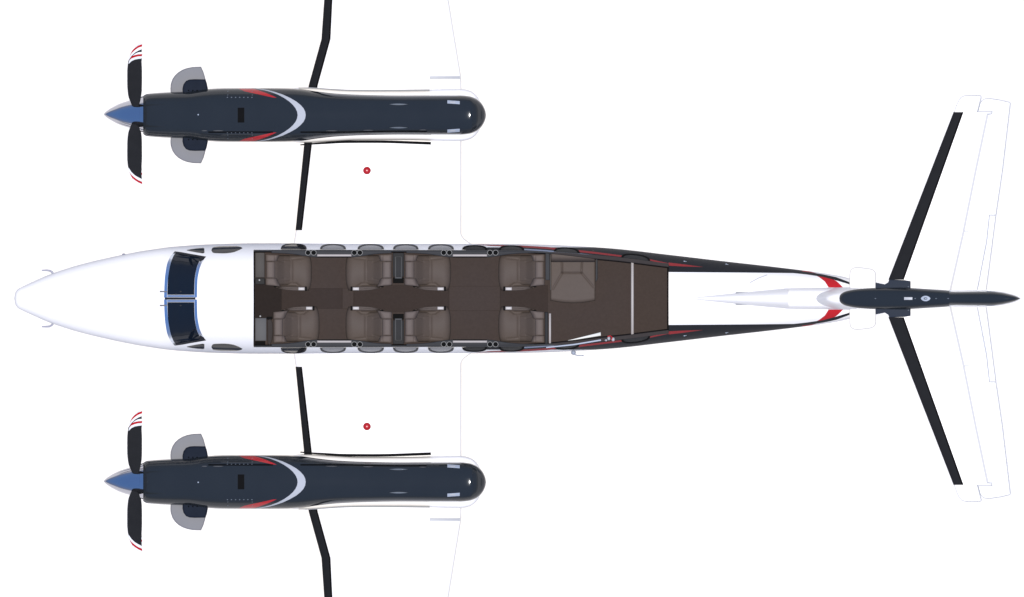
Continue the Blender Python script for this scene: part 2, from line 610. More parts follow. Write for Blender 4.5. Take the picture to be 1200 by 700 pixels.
on_hull('windscreen_post', (pa, pb), M['seal'], plane, 0.6, 4)


# cabin windows: half discs cut off by the cutaway rim
def cabin_window(x0, x1, sy, glass, depth=20.0, frame_mat='seal', fw=2.4):
    root = empty('cabin_window', plane)
    xc, a = (x0 + x1) / 2, (x1 - x0) / 2
    NW = 28

    def pt(t, k, off):
        """t along the half ellipse, k radial scale"""
        x = xc - a * k * math.cos(t)
        th0 = math.asin(RIM(x))
        R = HW(x)
        # arc-length depth below the rim, as an angle
        f = abs(math.sin(t)) ** 0.8
        th = th0 + (depth / R) * (kd * k / kin if k <= kin + 0.01 else k) * f
        p = hull_pt(x, th, off)
        return (p[0], 350 + sy * (350 - p[1]), p[2])
    fr = MB()
    kin = 1 - fw / a
    kd = 1 - 1.25 * fw / 15
    out = [pt(math.pi * i / NW, 1.0, 0.3) for i in range(NW + 1)]
    out_t = [pt(math.pi * i / NW, 0.985, 0.9) for i in range(NW + 1)]
    inn_t = [pt(math.pi * i / NW, kin, 0.9) for i in range(NW + 1)]
    inn = [pt(math.pi * i / NW, kin, 0.1) for i in range(NW + 1)]
    fr.loft([out, out_t, inn_t, inn], closed=False)
    fr.build('frame', M[frame_mat], root)
    pn = MB()
    rr = [[pt(math.pi * i / NW, kin * j / 6 + 0.001, 0.4) for i in range(NW + 1)] for j in range(7)]
    pn.loft(rr, closed=False)
    pn.build('pane', M[glass], root)
    return root


for sy in (-1, 1):
    cabin_window(329, 359.5, sy, 'side_glass', 21, 'seal', 1.2)
    for x0, x1 in ((375, 405.5), (419, 450), (460.5, 490.5), (501.5, 532)):
        cabin_window(x0, x1, sy, 'cabin_glass', 19)
    for x0, x1 in ((541.5, 571), (584.5, 614.5), (649, 679.5), (728, 762)):
        cabin_window(x0, x1, sy, 'cabin_glass_dark', 12 if x0 > 700 else 15, 'rubber_edge')


# ---- wings
WLE = lin([(40, 341.6), (64, 344.2), (80, 346.8), (182, 357.0), (246, 361.2), (304, 377.2), (350, 380.4), (735, 418)])
WTE = lin([(40, 566), (60, 558), (64, 552), (66, 548.5), (69, 544.5), (73, 541), (76, 540), (258, 540), (350, 525), (735, 462)])


def wz(v):
    return 24 + 0.085 * (v - 64)


def foil(c, te=1.0, n=18):
    """upper surface half thickness over chord fraction"""
    return 0.5 * 0.125 * c * (2.969 * math.sqrt(c_) - 1.26 * c_ - 3.516 * c_**2 + 2.843 * c_**3 - 1.015 * c_**4)


def foil_t(f, chord, tk=0.13):
    y = 5 * tk * chord * (0.2969 * math.sqrt(f) - 0.126 * f - 0.3516 * f * f + 0.2843 * f**3 - 0.1015 * f**4)
    return max(y, 0.0)


FR = [0, 0.0008, 0.003, 0.008, 0.016, 0.028, 0.045, 0.07, 0.11, 0.17, 0.25, 0.35, 0.47, 0.6, 0.73, 0.85, 0.94]


def foil_ring(x0, x1, y, z, tk=0.13, te=3.2):
    """closed ring: upper LE->TE, rounded TE, lower TE->LE"""
    ch = x1 - x0
    up = []
    for f in FR:
        up.append((x0 + f * ch, foil_t(f, ch, tk) + te * 0.9 * min(1, f * 8)))
    for k in range(4):
        t = math.pi / 2 * k / 3
        up.append((x1 - te + te * math.sin(t), te * math.cos(t)))
    ring = [(x, y, z + h) for x, h in up] + [(x, y, z - h * 0.9) for x, h in up[1:-1][::-1]]
    return ring


def foil_top(x, v):
    a, b_ = WLE(v), WTE(v)
    f = clamp((x - a) / (b_ - a), 0, 1)
    return wz(v) + foil_t(f, b_ - a) + 3.2 * 0.9 * min(1, f * 8)


def boot_rings(le, te, zf, vs, width, sy=-1, tk=0.13, off=0.45, te_r=3.2, yf=None, start=350):
    rings = []
    for v in vs:
        x0, x1 = le(v), te(v)
        ch = x1 - x0
        w = width(v)
        N = 9
        pts = []
        for i in range(N + 1):
            f = (w / ch) * (i / N) ** 2
            pts.append((x0 - off + f * ch + off * (i / N), foil_t(f, ch, tk) + te_r * 0.9 * min(1, f * 8) + off * 1.6))
        # narrow edge strip
        for e in (1.9,):
            f = (w + e) / ch
            pts.append((x0 + w + e, foil_t(f, ch, tk) + te_r * 0.9 * min(1, f * 8) + off * 1.3))
        f = (w + 2.0) / ch
        pts.append((x0 + w + 2.0, foil_t(f, ch, tk) - 1.0))
        lo = [(x, -h * 0.9) for x, h in pts[1:]][::-1]
        y = start + sy * v
        rings.append([(x, y, zf(v) + h) for x, h in lo + pts])
    return rings


def add_boot(parent, le, te, zf, vs, width, tk=0.13):
    rings = boot_rings(le, te, zf, vs, width, tk=tk)
    n = len(rings[0])
    mb = MB()
    # the edge strip: two outermost quads on both sides, and the cut ends, are black sealant
    mb.loft(rings, closed=True, matf=lambda i, j: 1 if j in (0, 1, n - 3, n - 2, n - 1) else 0, caps=(True, True))
    return mb.build('deice_boot', [M['rubber'], M['rubber_edge']], parent, sharp=40)


vs = [56, 58, 60, 62, 64, 65, 66, 67.5, 69, 71, 73, 76, 80] + frange(90, 300, 21) + [304, 310] + frange(330, 720, 26) + [728, 732, 734.5]
mb = MB()
rings = []
for v in vs:
    x0, x1 = WLE(v), WTE(v)
    if v > 720:
        q = (v - 720) / 15
        x0 += 8 * q * q
        x1 -= 6 * q * q
    rings.append(foil_ring(x0, x1, 350 - v, wz(v)))
mb.loft(rings)
wing = mb.build('wing', M['white'], plane, sharp=60)
add_boot(wing, WLE, WTE, wz, frange(80, 186, 14), lin([(80, 5.2), (186, 6.8)]))
add_boot(wing, WLE, WTE, wz, [243, 250, 262, 275, 290, 300, 304, 308, 320, 340, 350, 360, 450, 550, 650, 720], lin([(243, 8.2), (304, 8.2), (350, 7.2), (720, 6.2)]))
# thin grey line along the trailing edge, painting in its edge shading
g = MB()
path = [(WTE(v) + 0.1, 350 - v, wz(v)) for v in [64.5, 65.5, 66, 67.5, 69, 71, 73, 76] + frange(80, 258, 20) + frange(258, 720, 30)[1:]]
g.tube(path, 0.48, 8)
g.build('edge_shade_line', M['edge_shade_line'], wing)
# flap track, seals and the fuel cap
mb = MB()
v0 = 259
mb.slab([(503.5, 350 - v0 - 1.7), (539, 350 - v0 - 1.7), (539, 350 - v0 + 1.7), (503.5, 350 - v0 + 1.7)], 0, 4.2, 0.3, 3, zf=lambda x, y: foil_top(x, 350 - y) - 0.6)
mb.build('flap_track', M['light_grey'], wing)


def wing_strip(name, pts, hw_, mat):
    f = curve(pts)
    x0, x1 = pts[0][0], pts[-1][0]
    g = MB()
    rings = []
    for x in frange(x0, x1, 40):
        y = f(x)
        z = 76
        k = hw_(x)
        rings.append([(x, y - k, 40), (x, y - k, z - 0.3), (x, y - k * 0.9, z), (x, y + k * 0.9, z), (x, y + k, z - 0.3), (x, y + k, 40)])
    g.loft(rings)
    return g.build(name, mat, wing)


wing_strip('nacelle_seal', [(350, 103.2), (366, 103.6), (380, 104.4), (400, 105.8), (440, 106.4), (503.5, 105.9)], lin([(350, 0.3), (372, 0.6), (400, 0.9), (503, 1.0)]), M['trim_grey'])
wing_strip('nacelle_seal', [(352, 170), (366, 168.7), (380, 167.8), (405, 166.4), (440, 166.2), (505, 168.1)], lin([(352, 0.6), (372, 1.1), (400, 1.5), (505, 1.6)]), M['rubber_edge'])
mb = MB()
zc = foil_top(430, 150)
mb.dome(430, 200, zc - 0.3, 4.6, 4.6, 3.0, 32, 10)
mb.build('fuel_cap', M['red_cap'], wing)

# ---- stabilizers
SLE = lin([(6, 1035), (22, 1042.2), (218.5, 1118.6), (229, 1122), (234, 1124.6), (236.2, 1127.5), (237.3, 1131)])
SHG = lin([(6, 1111.5), (10, 1112.8), (75, 1127.6), (150, 1142.6), (218.2, 1156.6), (218.4, 1145.0), (237.3, 1148.6)])
STE = lin([(6, 1154.5), (10, 1155), (98, 1166.4), (150, 1174), (229.2, 1183.2)])
SZ = 322.0


def sz(v):
    return SZ + 0.03 * v


stab_pts = [(1035, 6), (1042.2, 22), (1118.6, 218.5), (1122, 228), (1124.4, 233), (1127.2, 236), (1131, 237.2), (1140, 237.4), (1148.8, 237.2), (1149.4, 236.6),
            (1145.0, 219.2), (1145.2, 218.6), (1161.5, 218.6), (1161.5, 216.8), (1156.6, 216.4), (1142.8, 150), (1127.8, 75), (1113.0, 10), (1112, 6)]
elev_pts = [(1114.6, 10), (1129.2, 75), (1144.2, 150), (1158.2, 215.4), (1163.0, 215.8), (1163.0, 219.8), (1146.6, 219.8),
            (1149.2, 229), (1151.4, 232), (1154.5, 233.6), (1160, 233.8), (1172, 232), (1183.0, 229.4), (1183.4, 228.6), (1174.2, 150), (1166.6, 98.2), (1159.2, 98.2), (1155.6, 66), (1144.8, 10)]
tab_pts = [(1146.0, 10), (1156.8, 66), (1160.0, 97.0), (1166.4, 97.0), (1155.0, 10)]


def flat_part(pts, name, parent, mat, thick, r):
    m_ = MB()
    m_.slab([(x, 350 - v) for x, v in pts], -thick, 0, r, 4, zf=lambda x, y: sz(350 - y) + 4.0 * max(0, 1 - ((x - SLE(350 - y)) / 90.0)) )
    return m_.build(name, mat, parent, sharp=50)


stab = flat_part(stab_pts, 'horizontal_stabilizer', plane, M['white'], 9, 0.9)
el = flat_part(elev_pts, 'elevator', stab, M['white'], 6, 0.85)
tb = flat_part(tab_pts, 'trim_tab', stab, M['white'], 4, 0.6)
def sz4(x, v):
    return sz(v) + 4.0 * max(0, 1 - (x - SLE(v)) / 90.0)


for pts in ([(1118.6, 218.5), (1122, 228), (1124.4, 233), (1127.2, 236), (1131, 237.2), (1140, 237.4), (1148.8, 237.2), (1149.4, 236.6), (1145.6, 220)],):
    g = MB()
    g.tube([(x, 350 - v, sz4(x, v) - 0.7) for x, v in pts], 0.45, 8)
    g.build('edge_shade_line', M['edge_shade_line'], stab)  # tip outline drawn in grey for edge shading
g = MB()
g.tube([(x, 350 - v, sz4(x, v) - 0.7) for x, v in [(1147.2, 222), (1149.2, 229), (1151.4, 232), (1154.5, 233.6), (1160, 233.8), (1172, 232), (1183.0, 229.4), (1183.4, 228.6), (1174.2, 150), (1166.6, 98.2), (1155.2, 10)]], 0.45, 8)
g.build('edge_shade_line', M['edge_shade_line'], el)  # elevator outline drawn in grey for edge shading
for pts, wd in (([(1113.8, 10), (1128.5, 75), (1143.5, 150), (1157.4, 216)], 1.35), ([(1146, 219.2), (1162, 219.2)], 1.3)):
    g = MB()
    rings = []
    for x, v in pts:
        z = sz4(x, v) + 0.35
        if abs(pts[0][1] - pts[-1][1]) < 2:
            rings.append([(x, 350 - v - wd, z - 3), (x, 350 - v - wd, z), (x, 350 - v + wd, z), (x, 350 - v + wd, z - 3)])
        else:
            rings.append([(x - wd, 350 - v, z - 3), (x - wd, 350 - v, z), (x + wd, 350 - v, z), (x + wd, 350 - v, z - 3)])
    g.loft(rings)
    g.build('gap_seal', M['gap_seal'], stab)
# boot of the stabilizer: a curved sleeve on the leading edge
mb = MB()
rings = []
for v in frange(22, 218.5, 20):
    x0 = SLE(v)
    w = 17.0 - 6.4 * (v - 22) / 196.5
    z = sz(v) + 4.0
    y = 350 - v
    prof = [(w, -11), (w, -10.5), (1.0, -10.5), (-0.8, -7), (-1.1, -4), (-0.7, -1.0), (0.0, 0.6), (1.5, 1.3), (w * 0.55, 1.5), (w - 2.1, 1.5), (w - 1.9, 1.5), (w, 1.4), (w, -0.6)]
    rings.append([(x0 + a, y, z + h - 0.04 * a) for a, h in prof])
mb.loft(rings, matf=lambda i, j: 1 if j in (0, 9, 10, 11, 12) else 0)
sb = mb.build('deice_boot', [M['rubber'], M['rubber_edge']], stab, sharp=40)
# hinge brackets
for x, v in ((1144.0, 141), (1131.0, 79)):
    mb = MB()
    mb.slab([(x - 0.5, 350 - v - 0.7), (x + 4.5, 350 - v - 0.7), (x + 4.5, 350 - v + 0.7), (x - 0.5, 350 - v + 0.7)], -1, 1.4, 0.4, 3, zf=lambda x, y: sz(350 - y))
    mb.build('elevator_hinge', M['light_grey'], stab)

# ---- fin, dorsal spine
mb = MB()
rings = []
for x in frange(806, 924, 40):
    t = (x - 806) / 118
    w = 0.6 + 11.5 * t ** 0.9
    h = 0.4 + 32 * t ** 1.1
    z0 = ZT(x) - 3
    r = [(x, 350 - w * math.sin(a) * (1 if True else 0), z0 + (h + 3) * max(0.0, math.cos(a)) ** 1.25) for a in frange(-math.pi / 2, math.pi / 2, 20)]
    rings.append(r + [(x, 350 - w, z0 - 6), (x, 350 + w, z0 - 6)])
mb.loft(rings)
mb.build('dorsal_fin', M['white'], plane, sharp=40)

fin = MB()
# root fairing
rings = []
for x in frange(918, 1004, 30):
    t = (x - 918) / 86
    w = 12.2 + 1.2 * t
    h = 20 + 10 * t
    if x < 924:
        h *= ((x - 917.5) / 6.5) ** 0.5
    z0 = ZT(x) - 4
    prof = []
    for a in frange(-1, 1, 24):
        prof.append((x, 350 + w * a, z0 + h * (1 - abs(a) ** 4) ** (1 / 1.7)))
    rings.append([(x, 350 - w - 0.3, z0 - 10)] + prof + [(x, 350 + w + 0.3, z0 - 10)])
fin.loft(rings)
# upper fin in horizontal slices
sl = [(128, 955, 12.5, 1026), (150, 957, 12.4, 1040), (182, 962.0, 12.0, 1056), (214, 967.5, 11.2, 1074), (220, 970.0, 10.6, 1078), (224, 976, 10.0, 1082), (227, 984, 9.6, 1086), (231, 990, 9.3, 1090), (290, 1002, 8.2, 1100), (322, 1008, 7.4, 1106)]
rings = []
for z, xn, w, xe in sl:
    up = []
    for f in [0, 0.003, 0.012, 0.03, 0.06, 0.1, 0.16, 0.25, 0.36, 0.5, 0.65, 0.8, 0.92, 1.0]:
        hwid = w * min(1.0, (f / 0.36)) ** 0.42 * (1 - max(0, (f - 0.5) / 0.5) ** 1.3 * 0.88)
        up.append((xn + f * (xe - xn), hwid))
    rings.append([(x, 350 - k, z) for x, k in up] + [(x, 350 + k, z) for x, k in up[1:][::-1]])
fin.loft(rings)
finob = fin.build('vertical_fin', M['white'], plane, sharp=40)
for sy in (-1, 1):
    g = MB()
    g.tube([(862, 350 + sy * 6.8, hull_z(862, 6.8) + 1.0), (872, 350 + sy * 6.9, hull_z(872, 6.9) + 1), (886, 350 + sy * 7.3, hull_z(886, 7.3) + 1.2)], [0.5, 0.6, 0.75], 8)
    g.build('vent_slot', M['mark_soft'], fuselage)
g = MB()
g.tube([(879, 331.5, hull_z(879, 18.5) + 0.1), (889, 326, hull_z(889, 24) + 0.1), (899, 322.4, hull_z(899, 27.6) + 0.1)], 0.5, 8)
g.build('antenna_wire', M['light_grey'], fuselage)

# landing gear: struts with paired wheels
def gear(x, y, zt, gap):
    g = MB()
    g.tube([(x, y, zt), (x, y, -30), (x, y, -55)], [4.0, 3.4, 2.6], 14)
    g.tube([(x, y - gap, -55), (x, y + gap, -55)], 1.8, 10)
    st = g.build('landing_gear', M['light_grey'], plane)
    for sg in (-1, 1):
        w_ = MB()
        cy = y + sg * gap
        prof = [(4.0, -2.6), (9.0, -2.8), (14.0, -3.4), (16.4, -2.2), (17.0, 0), (16.4, 2.2), (14.0, 3.4), (9.0, 2.8), (4.0, 2.6)]
        w_.loft([[(x + r * math.cos(2 * math.pi * k / 32), cy + d, -55 + r * math.sin(2 * math.pi * k / 32)) for k in range(32)] for r, d in prof])
        w_.build('wheel', M['rubber'], st)


gear(118, 350, 20, 5)
for y_ in (135, 565):
    gear(392, y_, 40, 9)

# small side strakes on the tail cone
for sy in (-1, 1):
    pts = [(996, 3), (996, 28), (996.6, 32), (998.2, 34.4), (1001, 35.8), (1006, 36.2), (1020, 34.4), (1023.6, 33), (1025.4, 30.5), (1026, 27), (1026, 3)]
    g = MB()
    g.slab([(x, 350 + sy * v) for x, v in pts], 112, 118, 1.7, 3)
    sk = g.build('tail_strake', M['white'], plane, sharp=50)
    g = MB()
    g.tube([(x, 350 + sy * v, 117.2) for x, v in pts[:]], 0.5, 8)
    g.build('edge_shade_line', M['edge_shade_line'], sk)  # strake outline drawn in grey for edge shading

# navy tail fairing (bullet) with stabilizer root plates
BW = curve([(983.4, 0.2), (984, 3.2), (986, 5.8), (990, 8.2), (1000, 10.6), (1010, 11.8), (1030, 12.8), (1060, 13.0), (1068, 12.6), (1090, 11.2), (1112, 9.6), (1113.5, 8.1),
            (1140, 8.5), (1160, 8.6), (1172, 7.6), (1182, 5.6), (1190, 3.2), (1195.5, 0.2)])
BZ = curve([(983.4, 318), (1000, 321), (1110, 333), (1182, 341.8), (1195.5, 343.2)])
BH = curve([(983.4, 0.3), (984, 3), (986, 5), (990, 7), (1000, 9), (1060, 13), (1150, 14), (1181, 13.2), (1188, 10.4), (1193, 5.4), (1195.5, 0.3)])
mb = MB()
rings = []
bx = [983.4, 983.7, 984, 985, 986, 988, 990, 993, 996] + frange(1000, 1108, 27) + [1110, 1111.5, 1112, 1112.6, 1113.2, 1114, 1116] + frange(1120, 1180, 20) + [1183, 1186, 1189, 1191, 1193, 1194.5, 1195.5]
for x in bx:
    w, h, zc = BW(x), BH(x), BZ(x)
    r = []
    for k in range(48):
        a = 2 * math.pi * k / 48
        s, c = math.sin(a), math.cos(a)
        e = 2 / 2.3
        r.append((x, 350 - w * math.copysign(abs(s) ** e, s), zc + (h if c > 0 else min(h, 9)) * math.copysign(abs(c) ** e, c)))
    rings.append(r)
mb.loft(rings)
bullet = mb.build('tail_fairing', M['navy'], plane, sharp=55)
for sy in (-1, 1):
    g = MB()
    pts = [(1026, 4), (1026, 18.6), (1037, 16.5), (1041, 19), (1042, 22.2), (1060, 21.6), (1067.2, 20.4), (1067.2, 4)]
    g.slab([(x, 350 + sy * v) for x, v in pts], -4, 6.2, 1.2, 4, zf=lambda x, y: sz(0) + 0.03 * (x - 1026))
    g.build('root_fairing', M['navy_satin'], bullet, sharp=40)


def bz_top(x):
    return BZ(x) + BH(x)


g = MB()
g.slab([(1059.5, 348.4), (1069.2, 348.4), (1069.2, 351.6), (1059.5, 351.6)], -0.6, 0.5, 0.2, 2, zf=lambda x, y: bz_top(x))
g.build('tail_light', M['light_grey'], bullet)
g = MB()
pts = [(1079 + 5.7 - 5.7 * math.cos(t), 350 + 3.3 * math.sin(t) * abs(math.sin(t)) ** 0.4) for t in frange(0, 2 * math.pi, 32)[:-1]]
g.slab(pts, -0.8, 1.2, 0.5, 3, zf=lambda x, y: bz_top(x))
g.dome(1084.7, 350, bz_top(1084.7) + 1.2, 2.4, 1.5, 0.6, 16, 4, mat=1)
g.dome(1084.9, 350, bz_top(1084.9) + 1.5, 1.3, 0.8, 0.8, 16, 4, mat=0)
g.build('beacon', [M['mark'], M['mark_soft']], bullet)
for x, y in ((1097, 350), (1111.2, 350), (1072.5, 350), (1064.6, 336.2), (1064.6, 363.8), (1026, 350)):
    g = MB()
    zz = bz_top(x) if abs(y - 350) < 2 else sz(0) + 7.2
    g.dome(x, y, zz - 0.3, 1.2, 0.7, 0.8, 12, 4)
    g.build('fastener', M['mark_soft'], bullet)

# ---- engine nacelle, built about its own axis at y = 350 and then moved
NW_ = curve([(168, 22.2), (169.2, 23.2), (172, 24.6), (180, 25.6), (200, 26.8), (218, 27.6), (240, 30.2), (262, 31.4), (310, 31.6), (335, 31.4), (352, 30.4), (372, 27.6), (395, 25.2),
             (425, 23.8), (470, 23.0), (520, 23.2), (540, 23.2), (550, 22.2), (558, 19.2), (563, 15.2), (567, 9.4), (569, 4), (569.6, 0.3)])
NZ = lin([(168, 58), (556, 98.2), (570, 98.6)])
NH = curve([(168, 17.5), (172, 19.5), (200, 23), (240, 25.5), (330, 26.5), (420, 24.5), (540, 22.6), (551, 22.0), (557, 18), (563, 12), (568, 6), (569.6, 0.3)])
NE = lin([(168, 2.15), (330, 2.2), (430, 3.0), (570, 3.0)])
nac = MB()
rings = []
nx = [168, 168.5, 169.2, 170.4, 172, 176, 180] + frange(186, 534, 87) + [537, 540, 542] + frange(543, 566, 46) + [567, 568, 568.6, 569, 569.4, 569.6]


def nac_pt(x, a):
    w, h, zc = NW_(x), NH(x), NZ(x)
    s, c = math.sin(a), math.cos(a)
    e = 2 / NE(x)
    hb = h if x > 540 else 26 + 0.0 * x
    hb = min(hb, 30)
    return (x, 350 - w * math.copysign(abs(s) ** e, s), zc + (h if c > 0 else hb) * math.copysign(abs(c) ** e, c))


for x in nx:
    rings.append([nac_pt(x, 2 * math.pi * k / 80) for k in range(80)])
nac.loft(rings)
nacelle = nac.build('engine_nacelle', M['nacelle'], plane, sharp=50)


def nz(x, v):
    w, h, zc = NW_(x), NH(x), NZ(x)
    return zc + h * max(0.0, 1 - (abs(v) / w) ** NE(x)) ** (1 / NE(x))


# white fairing under the nacelle that blends it into the wing
FWD = curve([(318, 24), (330, 28.5), (345, 31.6), (360, 32.4), (385, 31.2), (420, 29.6), (470, 29.4), (540, 30.6), (549, 28.9), (555, 25.8), (560, 20.5), (563.5, 13), (565, 0.5)])
g = MB()
rings = []
for x in frange(318, 540, 60) + [544, 548, 551, 553.5, 556, 558, 560, 561.5, 563, 564, 564.6, 565]:
    w = FWD(x)
    zc = 46
    h = lin([(318, 12), (400, 26), (540, 24), (556, 18), (565, 3)])(x)
    rings.append([(x, 350 - w * math.copysign(abs(math.sin(a)) ** 0.3, math.sin(a)), zc + h * math.copysign(abs(math.cos(a)) ** 0.3, math.cos(a))) for a in [2 * math.pi * k / 48 for k in range(48)]])
g.loft(rings)
g.build('wing_fairing', M['white'], nacelle, sharp=60)


def nac_patch(name, poly, mat, off=0.5, r=0.3, parent=None):
    g = MB()
    g.slab(poly, -1.2, off, r, 2, zf=lambda x, y: nz(x, y - 350))
    return g.build(name, mat, parent or nacelle)


def grid_patch(name, x0, x1, y0, y1, mat, off=0.5, n=8):
    g = MB()
    g.height(n, n, lambda a, b: x0 + (x1 - x0) * a, lambda a, b: y0 + (y1 - y0) * b, lambda a, b: nz(x0 + (x1 - x0) * a, y0 + (y1 - y0) * b - 350) + off, 60)
    # keep the skirt shallow
    for i, p in enumerate(g.v):
        if abs(p[2] - 60 * S) < 1e-6:
            X = p[0] / S + 600
            Yv = -p[1] / S
            g.v[i] = (p[0], p[1], (nz(X, Yv) - 0.8) * S)
    return g.build(name, mat, nacelle)


grid_patch('air_vent', 278.6, 286.2, 341.4, 358.8, M['rubber_edge'], 0.4)
for vv in (-1, 1):
    # rectangular drain vents near the tail of the nacelle
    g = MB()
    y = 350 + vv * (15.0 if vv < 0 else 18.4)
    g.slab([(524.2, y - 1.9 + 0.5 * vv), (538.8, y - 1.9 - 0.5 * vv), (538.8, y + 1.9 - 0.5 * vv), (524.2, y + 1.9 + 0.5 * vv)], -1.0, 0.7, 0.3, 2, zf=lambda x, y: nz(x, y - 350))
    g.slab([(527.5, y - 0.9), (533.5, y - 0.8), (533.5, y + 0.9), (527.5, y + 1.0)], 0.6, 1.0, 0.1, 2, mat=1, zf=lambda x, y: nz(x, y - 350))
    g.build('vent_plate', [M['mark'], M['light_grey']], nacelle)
    # lens shaped pale streaks that paint gloss reflections
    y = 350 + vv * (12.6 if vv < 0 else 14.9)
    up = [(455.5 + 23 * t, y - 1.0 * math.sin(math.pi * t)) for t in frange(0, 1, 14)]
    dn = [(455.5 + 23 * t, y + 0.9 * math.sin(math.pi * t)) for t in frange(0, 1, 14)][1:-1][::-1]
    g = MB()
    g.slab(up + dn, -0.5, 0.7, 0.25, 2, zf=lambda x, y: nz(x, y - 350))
    g.build('gloss_streak', M['mark_soft'], nacelle)
    # rows of fasteners round the cowling panel
    rows = [(266.5 + 4.8 * k, 20.6, 0.95) for k in range(7)] + [(x, 23.4 + 4.2 * k, 0.7) for k in range(2) for x in (267, 295.6)]
    for x, v2, r_ in rows:
        g = MB()
        g.dome(x, 350 + vv * v2, nz(x, v2) - 0.25, r_, r_ * 0.85, 0.7, 8, 3)
        g.build('fastener', M['mark_soft'], nacelle)
g = MB()
g.dome(232.3, 349.6, nz(232.3, 0) - 0.3, 1.0, 1.0, 0.9, 12, 4)
g.build('fastener', M['mark'], nacelle)
# fuselage-side crease: shade painted as a dark line, reflections as short pale dashes
for xa, xb, nn in ((244, 320, 24), (352, 500, 40)):
  g = MB()
  rings = []
  for x in frange(xa, xb, nn):
    v = min(20.4, NW_(x) * 0.84) - 0.3
    y = 350 + v
    rings.append([(x, y - 0.75, nz(x, v - 0.75) - 0.5), (x, y - 0.75, nz(x, v - 0.75) + 0.35), (x, y + 0.75, nz(x, v + 0.75) + 0.35), (x, y + 0.75, nz(x, v + 0.75) - 0.5)])
  g.loft(rings)
  g.build('crease_shade', M['rubber_edge'], nacelle)
for xa, xb in ((236, 243), (249, 262), (381, 396), (425, 438), (491, 500)):
    g = MB()
    v = min(20.4, NW_((xa + xb) / 2) * 0.84) - 1.9
    n_ = 10
    up = [(xa + (xb - xa) * t, 350 + v - 0.7 * math.sin(math.pi * t) ** 0.6) for t in frange(0.02, 0.98, n_)]
    dn = [(xa + (xb - xa) * t, 350 + v + 0.5 * math.sin(math.pi * t) ** 0.6) for t in frange(0.02, 0.98, n_)][::-1]
    g.slab(up + dn, -0.5, 0.5, 0.2, 2, zf=lambda x, y: nz(x, y - 350))
    g.build('crease_glint', M['trim_grey'], nacelle)  # pale dash painting a reflection beside the crease

# exhaust stacks, both sides
for vv in (-1, 1):
    Yv = lambda v: 350 + vv * v
    pts = [(200.4, 22), (199.8, 31), (200.2, 36), (202.2, 42), (205, 46.2), (209, 50), (214, 53), (219.5, 55), (226, 56.2), (235.6, 56.6), (238.6, 50), (241.4, 40), (243.4, 31), (243.6, 22)]
    g = MB()
    g.slab([(x, Yv(v)) for x, v in pts], 38, 58, 1.4, 5)
    g.build('exhaust_stack', M['stack'], nacelle, sharp=50)
    pts = [(214.0, 24), (213.8, 31), (215, 36), (218, 40), (222, 41.6), (228, 42.0), (240.6, 41.8), (242.2, 38), (243.6, 31), (243.6, 24)]
    g = MB()
    g.slab([(x, Yv(v)) for x, v in pts], 50, 70, 3.0, 6)
    g.build('exhaust_scoop', M['stack_dark'], nacelle, sharp=60)
    g = MB()
    g.dome(215.6, Yv(29.8), 66, 1.4, 1.5, 1.6, 12, 4)
    g.build('clamp', M['light_grey'], nacelle)
    for x in (221, 226, 231, 237):
        g = MB()
        g.dome(x, Yv(28.8), 69.5, 0.9, 0.9, 1.4, 10, 3)
        g.build('bolt', M['rubber_edge'], nacelle)

# ---- propeller, about the same axis
prop = empty('propeller', plane)
HZ = 62.0
SR = curve([(121.6, 0.1), (122.4, 1.2), (125, 3.6), (130, 7.0), (140, 12.2), (150, 15.6), (160, 18.2), (168, 20.2)])
g = MB()
rings = []
for x in [121.6, 122, 122.6, 123.4, 124.6, 126] + frange(128, 168, 26):
    r = SR(x)
    rings.append([(x, 350 - r * math.sin(a), HZ + r * math.cos(a)) for a in [2 * math.pi * k / 64 for k in range(64)]])
g.loft(rings)
g.build('spinner', M['chrome'], prop, sharp=60)
g = MB()
g.loft([[(x, 350 - r * math.sin(a), HZ + r * math.cos(a)) for a in [2 * math.pi * k / 48 for k in range(48)]] for x, r in ((163.6, 18.8), (163.8, 19.6), (167.8, 21.2), (168.2, 20.0))])
g.build('spinner_backplate', M['chrome'], prop)

PITCH = 0.27                    # rise of the blade face across the chord
CA = 0.743                      # foreshortening of the two longer-looking blades


def rho(v, x):
    return (v + 0.9 - 0.65 * PITCH * (x - 158)) / CA


def rl(pts):
    return [(x, rho(v, x)) for x, v in pts]


M['blade'] = blade_paint('blade_paint', [
    (rl([(149, 60.0), (151, 62.4), (154, 67.0), (158, 70.8), (162, 73.2), (166.5, 75.2)]), None, 140, 180, (0.60, 0.59, 0.58)),
    (rl([(149, 62.9), (151, 65.7), (154, 70.3), (158, 73.9), (162, 76.6), (166.5, 78.4)]), rl([(149, 65.3), (151, 68.1), (154, 72.9), (158, 76.5), (162, 79.2), (166.5, 81.0)]), 140, 180, (0.34, 0.008, 0.012)),
])
BL = [(9.5, 154.6), (14, 152.6), (22, 150.2), (35, 149.2), (50, 149.2), (58, 149.8), (65, 151.2), (72, 154.0), (77, 157.6), (80.4, 161.0), (82.2, 163.6), (83.4, 166.6)]
BR = [(9.5, 161.2), (14, 163.2), (22, 164.9), (34, 166.2), (48, 166.4), (60, 166.0), (66, 165.8), (76, 166.3), (84.4, 167.0)]
Lc = curve([(rho(v, x), x) for v, x in BL])
Rc = curve([(rho(v, x), x) for v, x in BR])
g = MB(600, 350, HZ)
rings = []
r_tip = rho(83.4, 166.6)
